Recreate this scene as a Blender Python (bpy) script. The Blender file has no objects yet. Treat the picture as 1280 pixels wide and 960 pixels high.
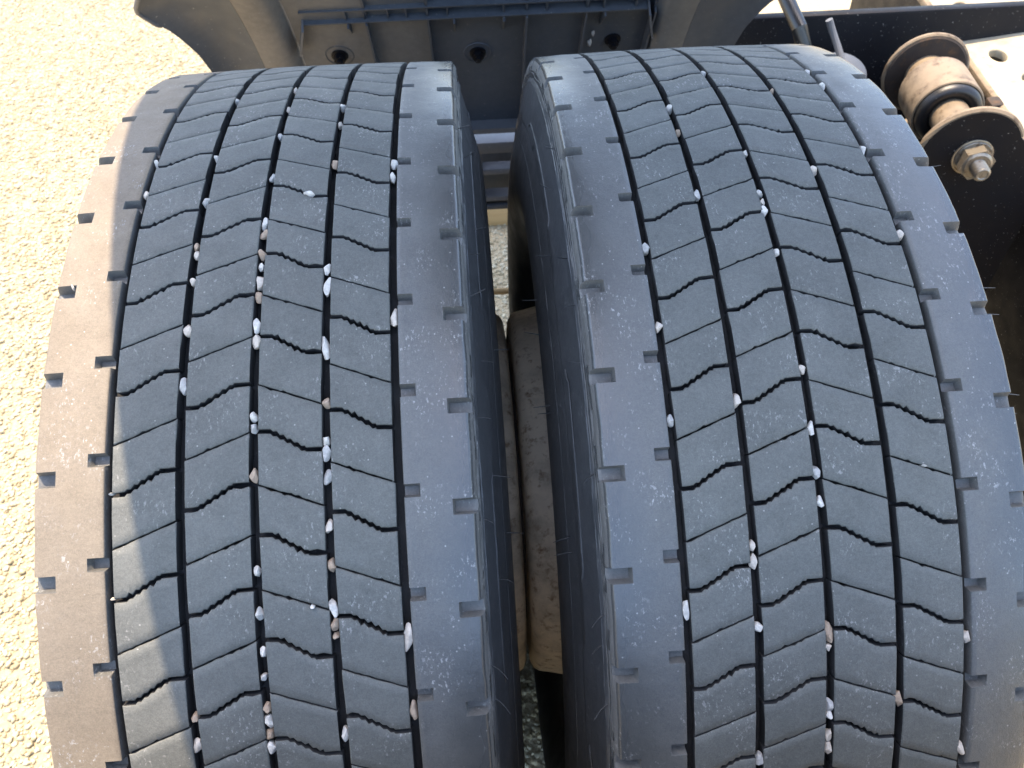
import bpy, math, random
import numpy as np
from mathutils import Matrix, Vector, noise

random.seed(7)
rng = np.random.default_rng(7)
scene = bpy.context.scene
C = scene.collection
AZ = 0.495                      # axle height above the ground
R = 0.5                         # tyre radius at the crown
PITCH = 0.127375                # tread pitch in radians

# ------------------------------------------------------------------ camera
cam = bpy.data.cameras.new('camera')
cam.sensor_width = 36.0
cam.lens = 967.77 / 1280 * 36.0
cam.clip_start = 0.01
cam.clip_end = 500
camo = bpy.data.objects.new('camera', cam)
C.objects.link(camo)
MR = [[0.99734017, -0.07045209, -0.01868387],
      [-0.06419426, -0.72763258, -0.68295675],
      [0.03452074, 0.6823396, -0.73021983]]
r_, d_, f_ = [Vector(v) for v in MR]
loc = Vector((-0.00881, -0.57184, 0.80168 + AZ))
m = Matrix((r_, -d_, -f_)).transposed().to_4x4()
m.translation = loc
camo.matrix_world = m
cam.dof.use_dof = True
cam.dof.focus_distance = 0.54
cam.dof.aperture_fstop = 15
scene.camera = camo

# ------------------------------------------------------------------ light
S = Vector((-0.1156, 0.20, 0.97)).normalized()      # towards the sun
elev = math.asin(S.z)
azim = math.atan2(S.x, S.y)
world = bpy.data.worlds.new('World')
scene.world = world
world.use_nodes = True
nt = world.node_tree
sky = nt.nodes.new('ShaderNodeTexSky')
sky.sky_type = 'NISHITA'
sky.sun_disc = False
sky.sun_elevation = elev
sky.sun_rotation = azim
sky.air_density = 1.0
sky.dust_density = 2.0
sky.ozone_density = 0.35
bg = nt.nodes['Background']
bg.inputs['Strength'].default_value = 0.15
nt.links.new(sky.outputs['Color'], bg.inputs['Color'])
sun = bpy.data.lights.new('sun', 'SUN')
sun.energy = 2.6
sun.angle = math.radians(0.35)
sun.color = (1.0, 0.81, 0.60)
suno = bpy.data.objects.new('sun', sun)
C.objects.link(suno)
suno.location = (0, 0, 5)
suno.rotation_euler = S.to_track_quat('Z', 'Y').to_euler()

vs = scene.view_settings
vs.view_transform = 'Standard'
vs.look = 'None'
vs.gamma = 1
vs.use_curve_mapping = False
vs.exposure = 2.3


# ------------------------------------------------------------------ helpers
def new_mesh(name, verts, faces, smooth=True, sharp=50):
    me = bpy.data.meshes.new(name)
    me.from_pydata([tuple(v) for v in verts], [], faces)
    me.update()
    if smooth:
        me.polygons.foreach_set('use_smooth', [True] * len(me.polygons))
        if sharp:
            me.set_sharp_from_angle(angle=math.radians(sharp))
    return me


def obj(name, me, mat=None, parent=None, loc=(0, 0, 0), rot=(0, 0, 0)):
    if mat is not None and not me.materials:
        me.materials.append(mat)
    o = bpy.data.objects.new(name, me)
    C.objects.link(o)
    if parent is not None:
        o.parent = parent
    o.location = loc
    o.rotation_euler = rot
    return o


def thing(name, label, cat, loc=(0, 0, 0), group=None):
    o = bpy.data.objects.new(name, None)
    o.empty_display_size = 0.05
    C.objects.link(o)
    o.location = loc
    return tag(o, label, cat, group)


def tag(o, label, cat, group=None):
    o['label'] = label
    o['category'] = cat
    if group:
        o['group'] = group
    return o


class MB:
    """collects shapes into one mesh"""
    def __init__(self):
        self.v = []
        self.f = []

    def add(self, verts, faces):
        n = len(self.v)
        self.v += [tuple(x) for x in verts]
        self.f += [tuple(i + n for i in f) for f in faces]
        return self

    def box(self, c, s, mtx=None, bev=0.0):
        cx, cy, cz = c
        hx, hy, hz = s[0] / 2, s[1] / 2, s[2] / 2
        b = min(bev, hx * .9, hy * .9, hz * .9)
        if b <= 0:
            vs_ = [(cx + i * hx, cy + j * hy, cz + k * hz) for i in (-1, 1) for j in (-1, 1) for k in (-1, 1)]
            fs = [(0, 1, 3, 2), (4, 6, 7, 5), (0, 4, 5, 1), (2, 3, 7, 6), (0, 2, 6, 4), (1, 5, 7, 3)]
        else:
            import bmesh
            bm = bmesh.new()
            bmesh.ops.create_cube(bm, size=1)
            for v in bm.verts:
                v.co = Vector((v.co.x * 2 * hx + cx, v.co.y * 2 * hy + cy, v.co.z * 2 * hz + cz))
            bmesh.ops.bevel(bm, geom=bm.edges[:], offset=b, segments=2, affect='EDGES', profile=.5)
            bm.verts.index_update()
            vs_ = [tuple(v.co) for v in bm.verts]
            fs = [tuple(v.index for v in f.verts) for f in bm.faces]
            bm.free()
        if mtx is not None:
            vs_ = [tuple(mtx @ Vector(v)) for v in vs_]
        return self.add(vs_, fs)

    def lathe(self, prof, mtx, n=48, close=False):
        """prof: list of (axial, radius); axis = local z of mtx"""
        vs_, fs = [], []
        k = len(prof)
        for i in range(n):
            a = 2 * math.pi * i / n
            for (z, r) in prof:
                vs_.append(tuple(mtx @ Vector((r * math.cos(a), r * math.sin(a), z))))
        for i in range(n):
            for j in range(k - 1 if not close else k):
                j2 = (j + 1) % k
                i2 = (i + 1) % n
                fs.append((i * k + j, i2 * k + j, i2 * k + j2, i * k + j2))
        return self.add(vs_, fs)

    def tube(self, pts, rads, n=8):
        vs_, fs = [], []
        pts = [Vector(p) for p in pts]
        if not hasattr(rads, '__len__'):
            rads = [rads] * len(pts)
        up = Vector((0.3, 0.2, 0.93))
        for i, p in enumerate(pts):
            t = (pts[min(i + 1, len(pts) - 1)] - pts[max(i - 1, 0)]).normalized()
            a = t.cross(up)
            if a.length < 1e-3:
                a = t.cross(Vector((1, 0, 0)))
            a.normalize()
            b = t.cross(a)
            for k in range(n):
                q = 2 * math.pi * k / n
                vs_.append(tuple(p + rads[i] * (math.cos(q) * a + math.sin(q) * b)))
        for i in range(len(pts) - 1):
            for k in range(n):
                k2 = (k + 1) % n
                fs.append((i * n + k, i * n + k2, (i + 1) * n + k2, (i + 1) * n + k))
        fs.append(tuple(range(n))[::-1])
        fs.append(tuple((len(pts) - 1) * n + k for k in range(n)))
        return self.add(vs_, fs)

    def prism(self, poly, z0, z1, mtx):
        n = len(poly)
        vs_ = [tuple(mtx @ Vector((x, y, z0))) for x, y in poly] + [tuple(mtx @ Vector((x, y, z1))) for x, y in poly]
        fs = [tuple(range(n))[::-1], tuple(range(n, 2 * n))]
        fs += [(i, (i + 1) % n, n + (i + 1) % n, n + i) for i in range(n)]
        return self.add(vs_, fs)

    def mesh(self, name, smooth=True, sharp=35):
        return new_mesh(name, self.v, self.f, smooth, sharp)

    def build(self, name, mat, parent=None, smooth=True, sharp=35):
        return obj(name, self.mesh(name, smooth, sharp), mat, parent)


# ------------------------------------------------------------------ materials
class NT:
    def __init__(self, name):
        self.mat = bpy.data.materials.new(name)
        self.mat.use_nodes = True
        self.t = self.mat.node_tree
        self.b = self.t.nodes['Principled BSDF']
        self.pos = self.t.nodes.new('ShaderNodeNewGeometry').outputs['Position']

    def n(self, typ, **kw):
        nd = self.t.nodes.new(typ)
        for k, v in kw.items():
            setattr(nd, k, v)
        return nd

    def link(self, a, b):
        self.t.links.new(a, b)

    def noise(self, scale, detail=4, rough=.55, vec=None, stretch=None):
        nd = self.n('ShaderNodeTexNoise')
        nd.inputs['Scale'].default_value = scale
        nd.inputs['Detail'].default_value = detail
        nd.inputs['Roughness'].default_value = rough
        v = vec or self.pos
        if stretch:
            mp = self.n('ShaderNodeMapping')
            mp.inputs['Scale'].default_value = stretch
            self.link(v, mp.inputs['Vector'])
            v = mp.outputs['Vector']
        self.link(v, nd.inputs['Vector'])
        return nd.outputs['Fac']

    def voronoi(self, scale, feature='F1', out='Distance', rnd=1.0):
        nd = self.n('ShaderNodeTexVoronoi', feature=feature)
        nd.inputs['Scale'].default_value = scale
        if 'Randomness' in nd.inputs:
            nd.inputs['Randomness'].default_value = rnd
        self.link(self.pos, nd.inputs['Vector'])
        return nd.outputs[out]

    def ramp(self, fac, stops):
        nd = self.n('ShaderNodeValToRGB')
        e = nd.color_ramp.elements
        while len(e) < len(stops):
            e.new(0.5)
        for i, (p, c) in enumerate(stops):
            e[i].position = p
            if not hasattr(c, '__len__'):
                c = (c, c, c)
            e[i].color = (*c, 1)
        self.link(fac, nd.inputs['Fac'])
        return nd.outputs['Color']

    def mix(self, fac, a, b, mode='MIX'):
        nd = self.n('ShaderNodeMix', data_type='RGBA', blend_type=mode)
        for i, x in ((0, fac), (6, a), (7, b)):
            s = nd.inputs[i]
            if hasattr(x, 'is_output'):
                self.link(x, s)
            elif hasattr(x, '__len__'):
                s.default_value = (*x, 1)
            else:
                s.default_value = x if i == 0 else (x, x, x, 1)
        return nd.outputs[2]

    def math(self, op, a, b=0.0):
        nd = self.n('ShaderNodeMath', operation=op)
        for s, x in ((nd.inputs[0], a), (nd.inputs[1], b)):
            if hasattr(x, 'is_output'):
                self.link(x, s)
            else:
                s.default_value = x
        return nd.outputs[0]

    def bump(self, height, strength=.3, dist=.001, prev=None):
        nd = self.n('ShaderNodeBump')
        nd.inputs['Strength'].default_value = strength
        nd.inputs['Distance'].default_value = dist
        self.link(height, nd.inputs['Height'])
        if prev is not None:
            self.link(prev, nd.inputs['Normal'])
        return nd.outputs['Normal']

    def out(self, color=None, rough=None, normal=None, metal=0.0, spec=.5):
        for key, x in (('Base Color', color), ('Roughness', rough), ('Normal', normal), ('Metallic', metal), ('Specular IOR Level', spec)):
            if x is None:
                continue
            s = self.b.inputs[key]
            if hasattr(x, 'is_output'):
                self.link(x, s)
            elif hasattr(x, '__len__'):
                s.default_value = (*x, 1)
            else:
                s.default_value = x
        return self.mat


def rubber(name, dark, dust, amount, rough0, rough1, flecks=.5, spec=.45, patch=9.0, polish=None):
    """worn tyre rubber: dust film, pale scuffs, tiny mineral flecks; polish = smooth clean zone near the tread edge"""
    g = NT(name)
    f1 = g.ramp(g.noise(patch * 1.6, 5, .65), [(.34, 0.0), (.66, 1.0)])
    f2 = g.ramp(g.noise(75, 5, .7), [(.3, 0.0), (.72, 1.0)])
    f3 = g.ramp(g.noise(420, 4, .75), [(.32, 0.0), (.70, 1.0)])
    f = g.mix(.45, f1, f2)
    f = g.mix(.42, f, f3)
    f4 = g.ramp(g.noise(1100, 3, .8), [(.36, 0.0), (.66, 1.0)])
    f = g.mix(.34, f, f4)
    f = g.mix(1.0, f, (amount, amount, amount), 'MULTIPLY')
    pol = None
    if polish:
        tc = g.n('ShaderNodeTexCoord').outputs['Object']
        sp = g.n('ShaderNodeSeparateXYZ')
        g.link(tc, sp.inputs[0])
        ax = g.math('ABSOLUTE', sp.outputs['X'])
        ax = g.math('ADD', ax, g.math('MULTIPLY', g.math('SUBTRACT', g.noise(30, 2, .5), .5), .020))
        mr_ = g.n('ShaderNodeMapRange')
        mr_.inputs['From Min'].default_value = .101
        mr_.inputs['From Max'].default_value = .130
        g.link(ax, mr_.inputs['Value'])
        pol = mr_.outputs['Result']
        f = g.mix(g.math('MULTIPLY', pol, .55), f, (0, 0, 0))
    base = g.mix(f, dark, dust)
    # pale scuff strokes gathered in clusters
    cl = g.ramp(g.noise(34, 3, .6), [(.50, 0.0), (.64, 1.0)])
    st = g.ramp(g.noise(520, 3, .7, stretch=(1.0, .5, .7)), [(.57, 0.0), (.66, .9)])
    sc = g.mix(1.0, cl, st, 'MULTIPLY')
    sc = g.mix(1.0, sc, (flecks, flecks, flecks), 'MULTIPLY')
    base = g.mix(sc, base, (.30, .295, .28))
    # single bright grains
    vr = g.n('ShaderNodeTexVoronoi', feature='F1')
    vr.inputs['Scale'].default_value = 380
    g.link(g.pos, vr.inputs['Vector'])
    sel = g.ramp(vr.outputs['Color'], [(.82, 0.0), (.88, 1.0)])
    dot = g.ramp(vr.outputs['Distance'], [(.10, .7), (.26, 0.0)])
    dots = g.mix(1.0, sel, dot, 'MULTIPLY')
    dots = g.mix(1.0, dots, (flecks, flecks, flecks), 'MULTIPLY')
    base = g.mix(dots, base, (.42, .41, .38))
    ro = g.ramp(g.noise(45, 4, .6), [(.3, rough0), (.7, rough1)])
    if pol is not None:
        ro = g.mix(pol, ro, (polish, polish, polish))
    nb = g.bump(g.noise(900, 4, .7), .4, .0005)
    nb = g.bump(g.noise(120, 4, .6), .25, .0012, nb)
    return g.out(base, ro, nb, 0, spec)


M = {}
M['tread'] = rubber('tread_rubber', (.048, .051, .046), (.155, .158, .144), .84, .6, .78, .65)
M['shoulder'] = rubber('shoulder_rubber', (.040, .043, .044), (.150, .146, .130), .72, .5, .66, .8, .8, 14, .26)
M['shoulder_sunlit'] = rubber('sunlit_shoulder_rubber', (.095, .078, .057), (.225, .187, .138), .95, .6, .8, .9)  # rubber with the sun's tan and brightness put into its colour
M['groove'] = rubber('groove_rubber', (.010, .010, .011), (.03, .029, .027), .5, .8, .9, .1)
M['wall'] = rubber('sidewall_rubber', (.028, .030, .032), (.085, .086, .084), .75, .36, .55, .3, .55, 20)
M['torn'] = rubber('torn_edge_rubber', (.060, .060, .057), (.150, .145, .132), .9, .45, .65, .7, .5, 25)


def pebble_mat(name, c0, c1):
    g = NT(name)
    base = g.mix(g.ramp(g.noise(260, 5, .65), [(.3, 0.0), (.7, 1.0)]), c0, c1)
    spk = g.ramp(g.noise(900, 2, .5), [(.62, 0.0), (.7, 1.0)])
    base = g.mix(g.mix(1.0, spk, (.35, .35, .35), 'MULTIPLY'), base, (.2, .18, .16))
    return g.out(base, .75, g.bump(g.noise(500, 4, .7), .5, .0006), 0, .4)


M['peb_white'] = pebble_mat('chalk_white_stone', (.35, .33, .295), (.60, .57, .515))
M['peb_cream'] = pebble_mat('cream_stone', (.34, .30, .25), (.52, .46, .39))
M['peb_tan'] = pebble_mat('tan_stone', (.22, .16, .115), (.38, .29, .21))
M['peb_grey'] = pebble_mat('grey_stone', (.22, .22, .21), (.42, .405, .38))


def plastic(name, col, dust, amount, r0=.4, r1=.65, spec=.5):
    g = NT(name)
    f = g.mix(.5, g.ramp(g.noise(7, 5, .65, stretch=(1, 1, .35)), [(.3, 0.0), (.75, 1.0)]), g.ramp(g.noise(120, 4, .6), [(.3, 0.0), (.8, 1.0)]))
    f = g.mix(1.0, f, (amount, amount, amount), 'MULTIPLY')
    base = g.mix(f, col, dust)
    sp = g.ramp(g.noise(330, 2, .5), [(.70, 0.0), (.75, .6)])
    base = g.mix(sp, base, (.3, .28, .25))
    return g.out(base, g.ramp(g.noise(30, 4, .6), [(.3, r0), (.7, r1)]), g.bump(g.noise(1200, 2, .6), .25, .0004), 0, spec)


M['guard'] = plastic('mudguard_plastic', (.038, .045, .056), (.105, .112, .122), .6)
M['guard_pale'] = plastic('pale_mudguard_plastic', (.085, .083, .079), (.18, .172, .16), .8)  # paler grey plastic for the left bays and right band
M['guard_lit'] = plastic('lit_mudguard_plastic', (.13, .115, .095), (.27, .235, .19), .9, .6, .8)  # lit beige of the left band put into the plastic's colour
M['guard_grey'] = plastic('grey_plastic', (.08, .085, .095), (.16, .155, .15), .6)
M['black'] = plastic('black_painted_steel', (.003, .003, .005), (.010, .0095, .009), .35, .45, .65, .18)


def painted(name, col, rust, n0, amount, rough=.5, metal=0.0):
    g = NT(name)
    f = g.ramp(g.noise(n0, 6, .7), [(.60 - .08 * amount, 0.0), (.68, 1.0)])
    f = g.mix(1.0, f, (amount, amount, amount), 'MULTIPLY')
    base = g.mix(g.ramp(g.noise(35, 5, .6), [(.3, 0.0), (.7, .5)]), col, tuple(c * .7 for c in col))
    base = g.mix(f, base, rust)
    gr = g.ramp(g.noise(22, 6, .7), [(.47, 0.0), (.70, .75 * amount)])
    base = g.mix(gr, base, tuple(c * .28 for c in col))
    return g.out(base, rough, g.bump(g.noise(300, 4, .6), .3, .0006), metal, .4)


M['rim'] = painted('cream_wheel_paint', (.66, .57, .43), (.15, .075, .03), 95, .9, .55)
M['steel'] = painted('dusty_steel', (.205, .155, .100), (.055, .032, .016), 48, .95, .6, .0)
M['zinc'] = painted('zinc_plated_steel', (.32, .28, .22), (.12, .07, .035), 110, .8, .32, .7)
M['cream_steel'] = painted('dusty_cream_steel', (.36, .31, .22), (.18, .11, .055), 26, .6, .6)
M['rust'] = painted('rusty_brown_steel', (.035, .026, .020), (.085, .045, .02), 60, .8, .8)
M['brown'] = painted('brown_painted_steel', (.20, .14, .075), (.06, .035, .02), 60, .8, .7)
M['rubber_ring'] = plastic('black_bushing_rubber', (.008, .008, .009), (.03, .028, .024), .4, .25, .45)


def wood():
    g = NT('tan_timber')
    base = g.mix(g.noise(40, 5, .6, stretch=(.15, 1, 1)), (.34, .22, .10), (.52, .37, .19))
    return g.out(base, .75, g.bump(g.noise(90, 4, .6, stretch=(.1, 1, 1)), .4, .002), 0, .3)


M['wood'] = wood()


def gravel_mat(name, stones=False):
    g = NT(name)
    if stones:
        oi = g.n('ShaderNodeTexVoronoi', feature='F1')
        oi.inputs['Scale'].default_value = 70
        g.link(g.pos, oi.inputs['Vector'])
        base = g.ramp(oi.outputs['Color'], [(.15, (.26, .215, .13)), (.45, (.38, .335, .225)), (.8, (.48, .44, .32))])
        base = g.mix(g.ramp(g.noise(300, 3, .6), [(.35, 0.0), (.7, .5)]), base, (.27, .225, .15))
        return g.out(base, .85, g.bump(g.noise(350, 4, .7), .5, .002), 0, .25)
    base = g.mix(g.noise(60, 6, .7), (.26, .21, .125), (.38, .325, .22))
    nb = g.bump(g.voronoi(90), .9, .006)
    nb = g.bump(g.noise(160, 4, .7), .6, .004, nb)
    return g.out(base, .9, nb, 0, .2)


M['ground'] = gravel_mat('sandy_ground')
M['gravel'] = gravel_mat('beige_gravel', True)

# ------------------------------------------------------------------ ground
gm = MB()
n_ = 48
gv = []
for ir, rr in enumerate([0, 3, 12, 60, 250]):
    if ir == 0:
        gv.append((0, 0, 0))
    else:
        gv += [(rr * math.cos(2 * math.pi * k / n_), rr * math.sin(2 * math.pi * k / n_), 0) for k in range(n_)]
gf = [(0, 1 + k, 1 + (k + 1) % n_) for k in range(n_)]
for ir in range(3):
    a, b = 1 + ir * n_, 1 + (ir + 1) * n_
    gf += [(a + k, b + k, b + (k + 1) % n_, a + (k + 1) % n_) for k in range(n_)]
gm.add(gv, gf)
g_ = gm.build('ground', M['ground'], smooth=False)
g_['kind'] = 'structure'

# loose stones, far too many to count
PHI = (1 + 5 ** .5) / 2
ico = np.array([(-1, PHI, 0), (1, PHI, 0), (-1, -PHI, 0), (1, -PHI, 0), (0, -1, PHI), (0, 1, PHI), (0, -1, -PHI), (0, 1, -PHI),
                (PHI, 0, -1), (PHI, 0, 1), (-PHI, 0, -1), (-PHI, 0, 1)], float)
ico /= np.linalg.norm(ico[0])
icof = np.array([(0, 11, 5), (0, 5, 1), (0, 1, 7), (0, 7, 10), (0, 10, 11), (1, 5, 9), (5, 11, 4), (11, 10, 2), (10, 7, 6), (7, 1, 8),
                 (3, 9, 4), (3, 4, 2), (3, 2, 6), (3, 6, 8), (3, 8, 9), (4, 9, 5), (2, 4, 11), (6, 2, 10), (8, 6, 7), (9, 8, 1)])


def scatter(name, label, regions, smin, smax):
    P = []
    for (x0, x1, y0, y1, dens, test) in regions:
        k = int((x1 - x0) * (y1 - y0) * dens)
        p = np.stack([rng.uniform(x0, x1, k), rng.uniform(y0, y1, k)], 1)
        if test is not None:
            p = p[test(p)]
        P.append(p)
    P = np.concatenate(P)
    N = len(P)
    s = rng.uniform(0, 1, N) ** 1.6 * (smax - smin) + smin
    sc = np.stack([s, s * rng.uniform(.65, 1.0, N), s * rng.uniform(.45, .75, N)], 1)
    ang = rng.uniform(0, 2 * np.pi, N)
    base = np.stack([ico * (1 + .22 * rng.standard_normal((12, 1))) for _ in range(24)])
    V = base[rng.integers(0, 24, N)] * sc[:, None, :]
    tl = rng.uniform(-.5, .5, N)
    y = V[..., 1] * np.cos(tl)[:, None] - V[..., 2] * np.sin(tl)[:, None]
    z = V[..., 1] * np.sin(tl)[:, None] + V[..., 2] * np.cos(tl)[:, None]
    x = V[..., 0]
    X = x * np.cos(ang)[:, None] - y * np.sin(ang)[:, None] + P[:, 0:1]
    Y = x * np.sin(ang)[:, None] + y * np.cos(ang)[:, None] + P[:, 1:2]
    Z = z + (sc[:, 2] * rng.uniform(.05, .75, N))[:, None]
    co = np.stack([X, Y, Z], -1).reshape(-1, 3).astype(np.float32)
    F = (icof[None] + (np.arange(N) * 12)[:, None, None]).reshape(-1)
    me = bpy.data.meshes.new(name)
    me.vertices.add(len(co))
    me.vertices.foreach_set('co', co.ravel())
    nf = len(F) // 3
    me.loops.add(nf * 3)
    me.loops.foreach_set('vertex_index', F.astype(np.int32))
    me.polygons.add(nf)
    me.polygons.foreach_set('loop_start', np.arange(0, nf * 3, 3, dtype=np.int32))
    me.polygons.foreach_set('use_smooth', np.ones(nf, bool))
    me.update()
    me.validate()
    o = obj(name, me, M['gravel'])
    o['kind'] = 'stuff'
    tag(o, label, 'gravel')
    return o


scatter('gravel', 'loose beige gravel spread over the sunny ground beside and between the tyres',
        [(-2.3, -.36, -.45, 3.4, 15000, lambda p: (p[:, 0] > -2.15 - .0 * p[:, 1]) & (p[:, 0] < -.40 - .16 * np.maximum(p[:, 1] - .3, 0)) & (p[:, 0] > -.95 - .42 * (p[:, 1] + .3))),
         (-.10, .24, .45, 1.7, 12000, None), (-.04, .10, -.5, .4, 12000, None), (.4, 1.05, -.5, .2, 10000, None)], .0028, .0068)


# ------------------------------------------------------------------ tyres
CROWN = 0.125
DEPTH = 0.0095
GX = [-0.0893, -0.0450, 0.0, 0.0450, 0.0890]
GW = 0.0023
BEV = 0.0007


def rad(x):
    return R - CROWN * x * x


def P3(x, th, dr=0.0):
    r = rad(x) + dr
    return (x, -r * math.sin(th), r * math.cos(th))


def make_blocks(var=0):
    """the eight block shapes of one pitch: list of (mesh, rib)"""
    out = []
    jr = random.Random(100 + var)
    left_phase = [0.685, 0.876, 0.159, 0.984]          # wavy slot at the rib's left edge, in pitches
    for rib in range(4):
        x0, x1 = GX[rib] + GW, GX[rib + 1] - GW
        sgn = -1 if rib < 2 else 1
        ts = [0, .03, .10, .20]
        teeth = 5
        for q in range(teeth):
            ts += [.20 + .54 * (q + .35) / teeth, .20 + .54 * (q + .85) / teeth]
        ts += [.74, .86, .97, 1]
        ts = sorted(set(ts))

        def wavy(t):
            if t <= .20:
                w = .02 * t / .2
            elif t >= .74:
                w = .98 + .02 * (t - .74) / .26
            else:
                u = (t - .20) / .54
                w = .02 + .96 * u
                ph = (u * teeth) % 1
                w += .05 * (1 if abs(ph - .35) < .05 else (-1 if abs(ph - .85) < .05 else 0))
            return sgn * .21 * w

        def thin(t):
            return sgn * (.238 * t + .0012 * math.sin(t * 19 + rib))

        for half in range(2):
            if half == 0:
                lo = lambda t: left_phase[rib] + wavy(t)
                hi = lambda t: left_phase[rib] + .52 + thin(t)
                glo, ghi = .0013, .00042
            else:
                lo = lambda t: left_phase[rib] + .52 + thin(t) - 1
                hi = lambda t: left_phase[rib] + wavy(t)
                glo, ghi = .00042, .0013
            # columns
            cols = [(x0, 0.0, -DEPTH), (x0, 0.0, -BEV)]
            w = x1 - x0
            for t in ts:
                if t == 0:
                    cols.append((x0 + BEV, BEV / w, 0))
                elif t == 1:
                    cols.append((x1 - BEV, 1 - BEV / w, 0))
                else:
                    cols.append((x0 + w * t, t, 0))
            cols += [(x1, 1.0, -BEV), (x1, 1.0, -DEPTH)]
            verts, faces = [], []
            rows = 10
            for (x, t, hc) in cols:
                a = lo(t) * PITCH + glo / R + (jr.uniform(-.00012, .00030) + (.0009 if jr.random() < .035 else 0)) / R
                b = hi(t) * PITCH - ghi / R - (jr.uniform(-.00012, .00030) + (.0009 if jr.random() < .035 else 0)) / R
                e = BEV / R
                ang = [a, a, a + e, a + (b - a) * .2, a + (b - a) * .4, a + (b - a) * .6, a + (b - a) * .8, b - e, b, b]
                hr = [-DEPTH, -BEV, 0, 0, 0, 0, 0, 0, -BEV, -DEPTH]
                for th, h in zip(ang, hr):
                    wob = .00022 * noise.noise(Vector((x * 90, th * 45, rib * 7.3 + half * 3.1 + var * 11)))
                    if hc < 0:
                        x = x + (jr.uniform(-.00010, .00022) + (.0007 if jr.random() < .03 else 0)) * (1 if t < .5 else -1) * (1 if h > -.005 else 0)
                    verts.append(P3(x, th, min(h, hc) + wob))
            for i in range(len(cols) - 1):
                for j in range(rows - 1):
                    faces.append((i * rows + j, i * rows + j + 1, (i + 1) * rows + j + 1, (i + 1) * rows + j))
            me = new_mesh('tread_block', verts, faces, True, 62)
            me.materials.append(M['tread'])
            me.materials.append(M['groove'])
            mi = []
            nc = len(cols) - 1
            for i in range(nc):
                for j in range(rows - 1):
                    mi.append(1 if (i in (0, nc - 1) or j in (0, rows - 2)) else 0)
            me.polygons.foreach_set('material_index', mi)
            out.append((me, verts, faces, mi))
    return out


BLOCK_SETS = [make_blocks(k) for k in range(4)]
BLOCKS = BLOCK_SETS[0]
br_ = random.Random(11)


def make_shoulder(side):
    """ring of shoulder rubber with a groove notch and an edge notch in each pitch"""
    if side < 0:
        gph, eph = .332, .492
    else:
        gph, eph = .832, .018
    gin = 0.0893 + GW
    e = .0007
    nin, ein = .1012, .1220
    cols = [(gin, -DEPTH), (gin, -BEV), (gin + BEV, 0), (.0955, 0), (nin - e, 0), (nin + e, 0), (.106, 0), (.112, 0), (.1175, 0), (ein - e, 0), (ein + e, 0),
            (.1275, 0), (.1325, -.0001), (.1336, -.0003), (.1343, -.0010)]
    side_prof = [(.1352, -.0030), (.1360, -.0052), (.1363, -.0056), (.1368, -.0078), (.1376, -.0120), (.1380, -.0185), (.1370, -.0225)]
    gh, eh = .0035, .0043
    fr = []
    for ph, h in ((gph, gh), (eph, eh)):
        d = h / R / PITCH
        k = e / R / PITCH
        fr += [ph - d - k, ph - d + k, ph, ph + d - k, ph + d + k]
    fr = sorted(f % 1 for f in fr)
    rows_ = list(fr)
    for i in range(8):
        f = (i + .5) / 8
        if min(abs(f - q) for q in fr) > .03:
            rows_.append(f)
    rows_ = sorted(rows_)
    NP = 49
    start = -math.pi
    angs = []
    for p in range(NP):
        for f in rows_:
            angs.append(((p - 24) + f, (p - 24 + f) * PITCH))
    verts, faces = [], []
    K = len(cols) + len(side_prof)

    def inside(f, ph, h):
        d = abs(((f - ph + .5) % 1) - .5)
        return d <= h / R / PITCH - .4 * e / R / PITCH

    for (pf, th) in angs:
        f = pf % 1
        ing = inside(f, gph, gh)
        ine = inside(f, eph, eh)
        nz = noise.noise(Vector((th * 21, side * 5.1, 0)))
        n2 = noise.noise(Vector((th * 95, side * 9.3, 4)))
        for ci, (x, h) in enumerate(cols):
            dr = h
            if ing and x < nin:
                dr = min(dr, -.0068)
            if ine and x > ein:
                dr = min(dr, -.0084)
            xx = x
            if ci >= len(cols) - 2:
                xx += .0006 * nz + .0003 * n2
            wob = .00035 * noise.noise(Vector((x * 60, th * 26, side * 2.7)))
            verts.append(P3(side * xx, th, dr + wob))
        for si, (x, h) in enumerate(side_prof):
            dr = h
            if ine:
                dr = min(dr, -.0084 - .0002 * si)
            xx = x + (.0009 * nz + .0007 * n2) * (1 if si in (1, 2, 3) else .4)
            verts.append(P3(side * xx, th, dr))
    n = len(angs)
    for i in range(n):
        i2 = (i + 1) % n
        for j in range(K - 1):
            q = (i * K + j, i2 * K + j, i2 * K + j + 1, i * K + j + 1)
            faces.append(q[::-1] if side < 0 else q)
    me = new_mesh('shoulder_rib', verts, faces, True, 48)
    deep = [math.hypot(v[1], v[2]) < rad(v[0]) - .0045 and abs(v[0]) < .1368 for v in verts]
    mi = [1 if any(deep[i] for i in f) else 0 for f in faces]
    me.polygons.foreach_set('material_index', mi)
    return me


SHOULDER = {-1: make_shoulder(-1), 1: make_shoulder(1)}


def make_ring(prof, n=420, jag=None, flip=False):
    verts, faces = [], []
    K = len(prof)
    for i in range(n):
        th = 2 * math.pi * i / n
        for j, (x, r) in enumerate(prof):
            dx, dr = jag(j, th) if jag else (0, 0)
            verts.append((x + dx, -(r + dr) * math.sin(th), (r + dr) * math.cos(th)))
    for i in range(n):
        i2 = (i + 1) % n
        for j in range(K - 1):
            q = (i * K + j, i2 * K + j, i2 * K + j + 1, i * K + j + 1)
            faces.append(q[::-1] if flip else q)
    return verts, faces


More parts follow.
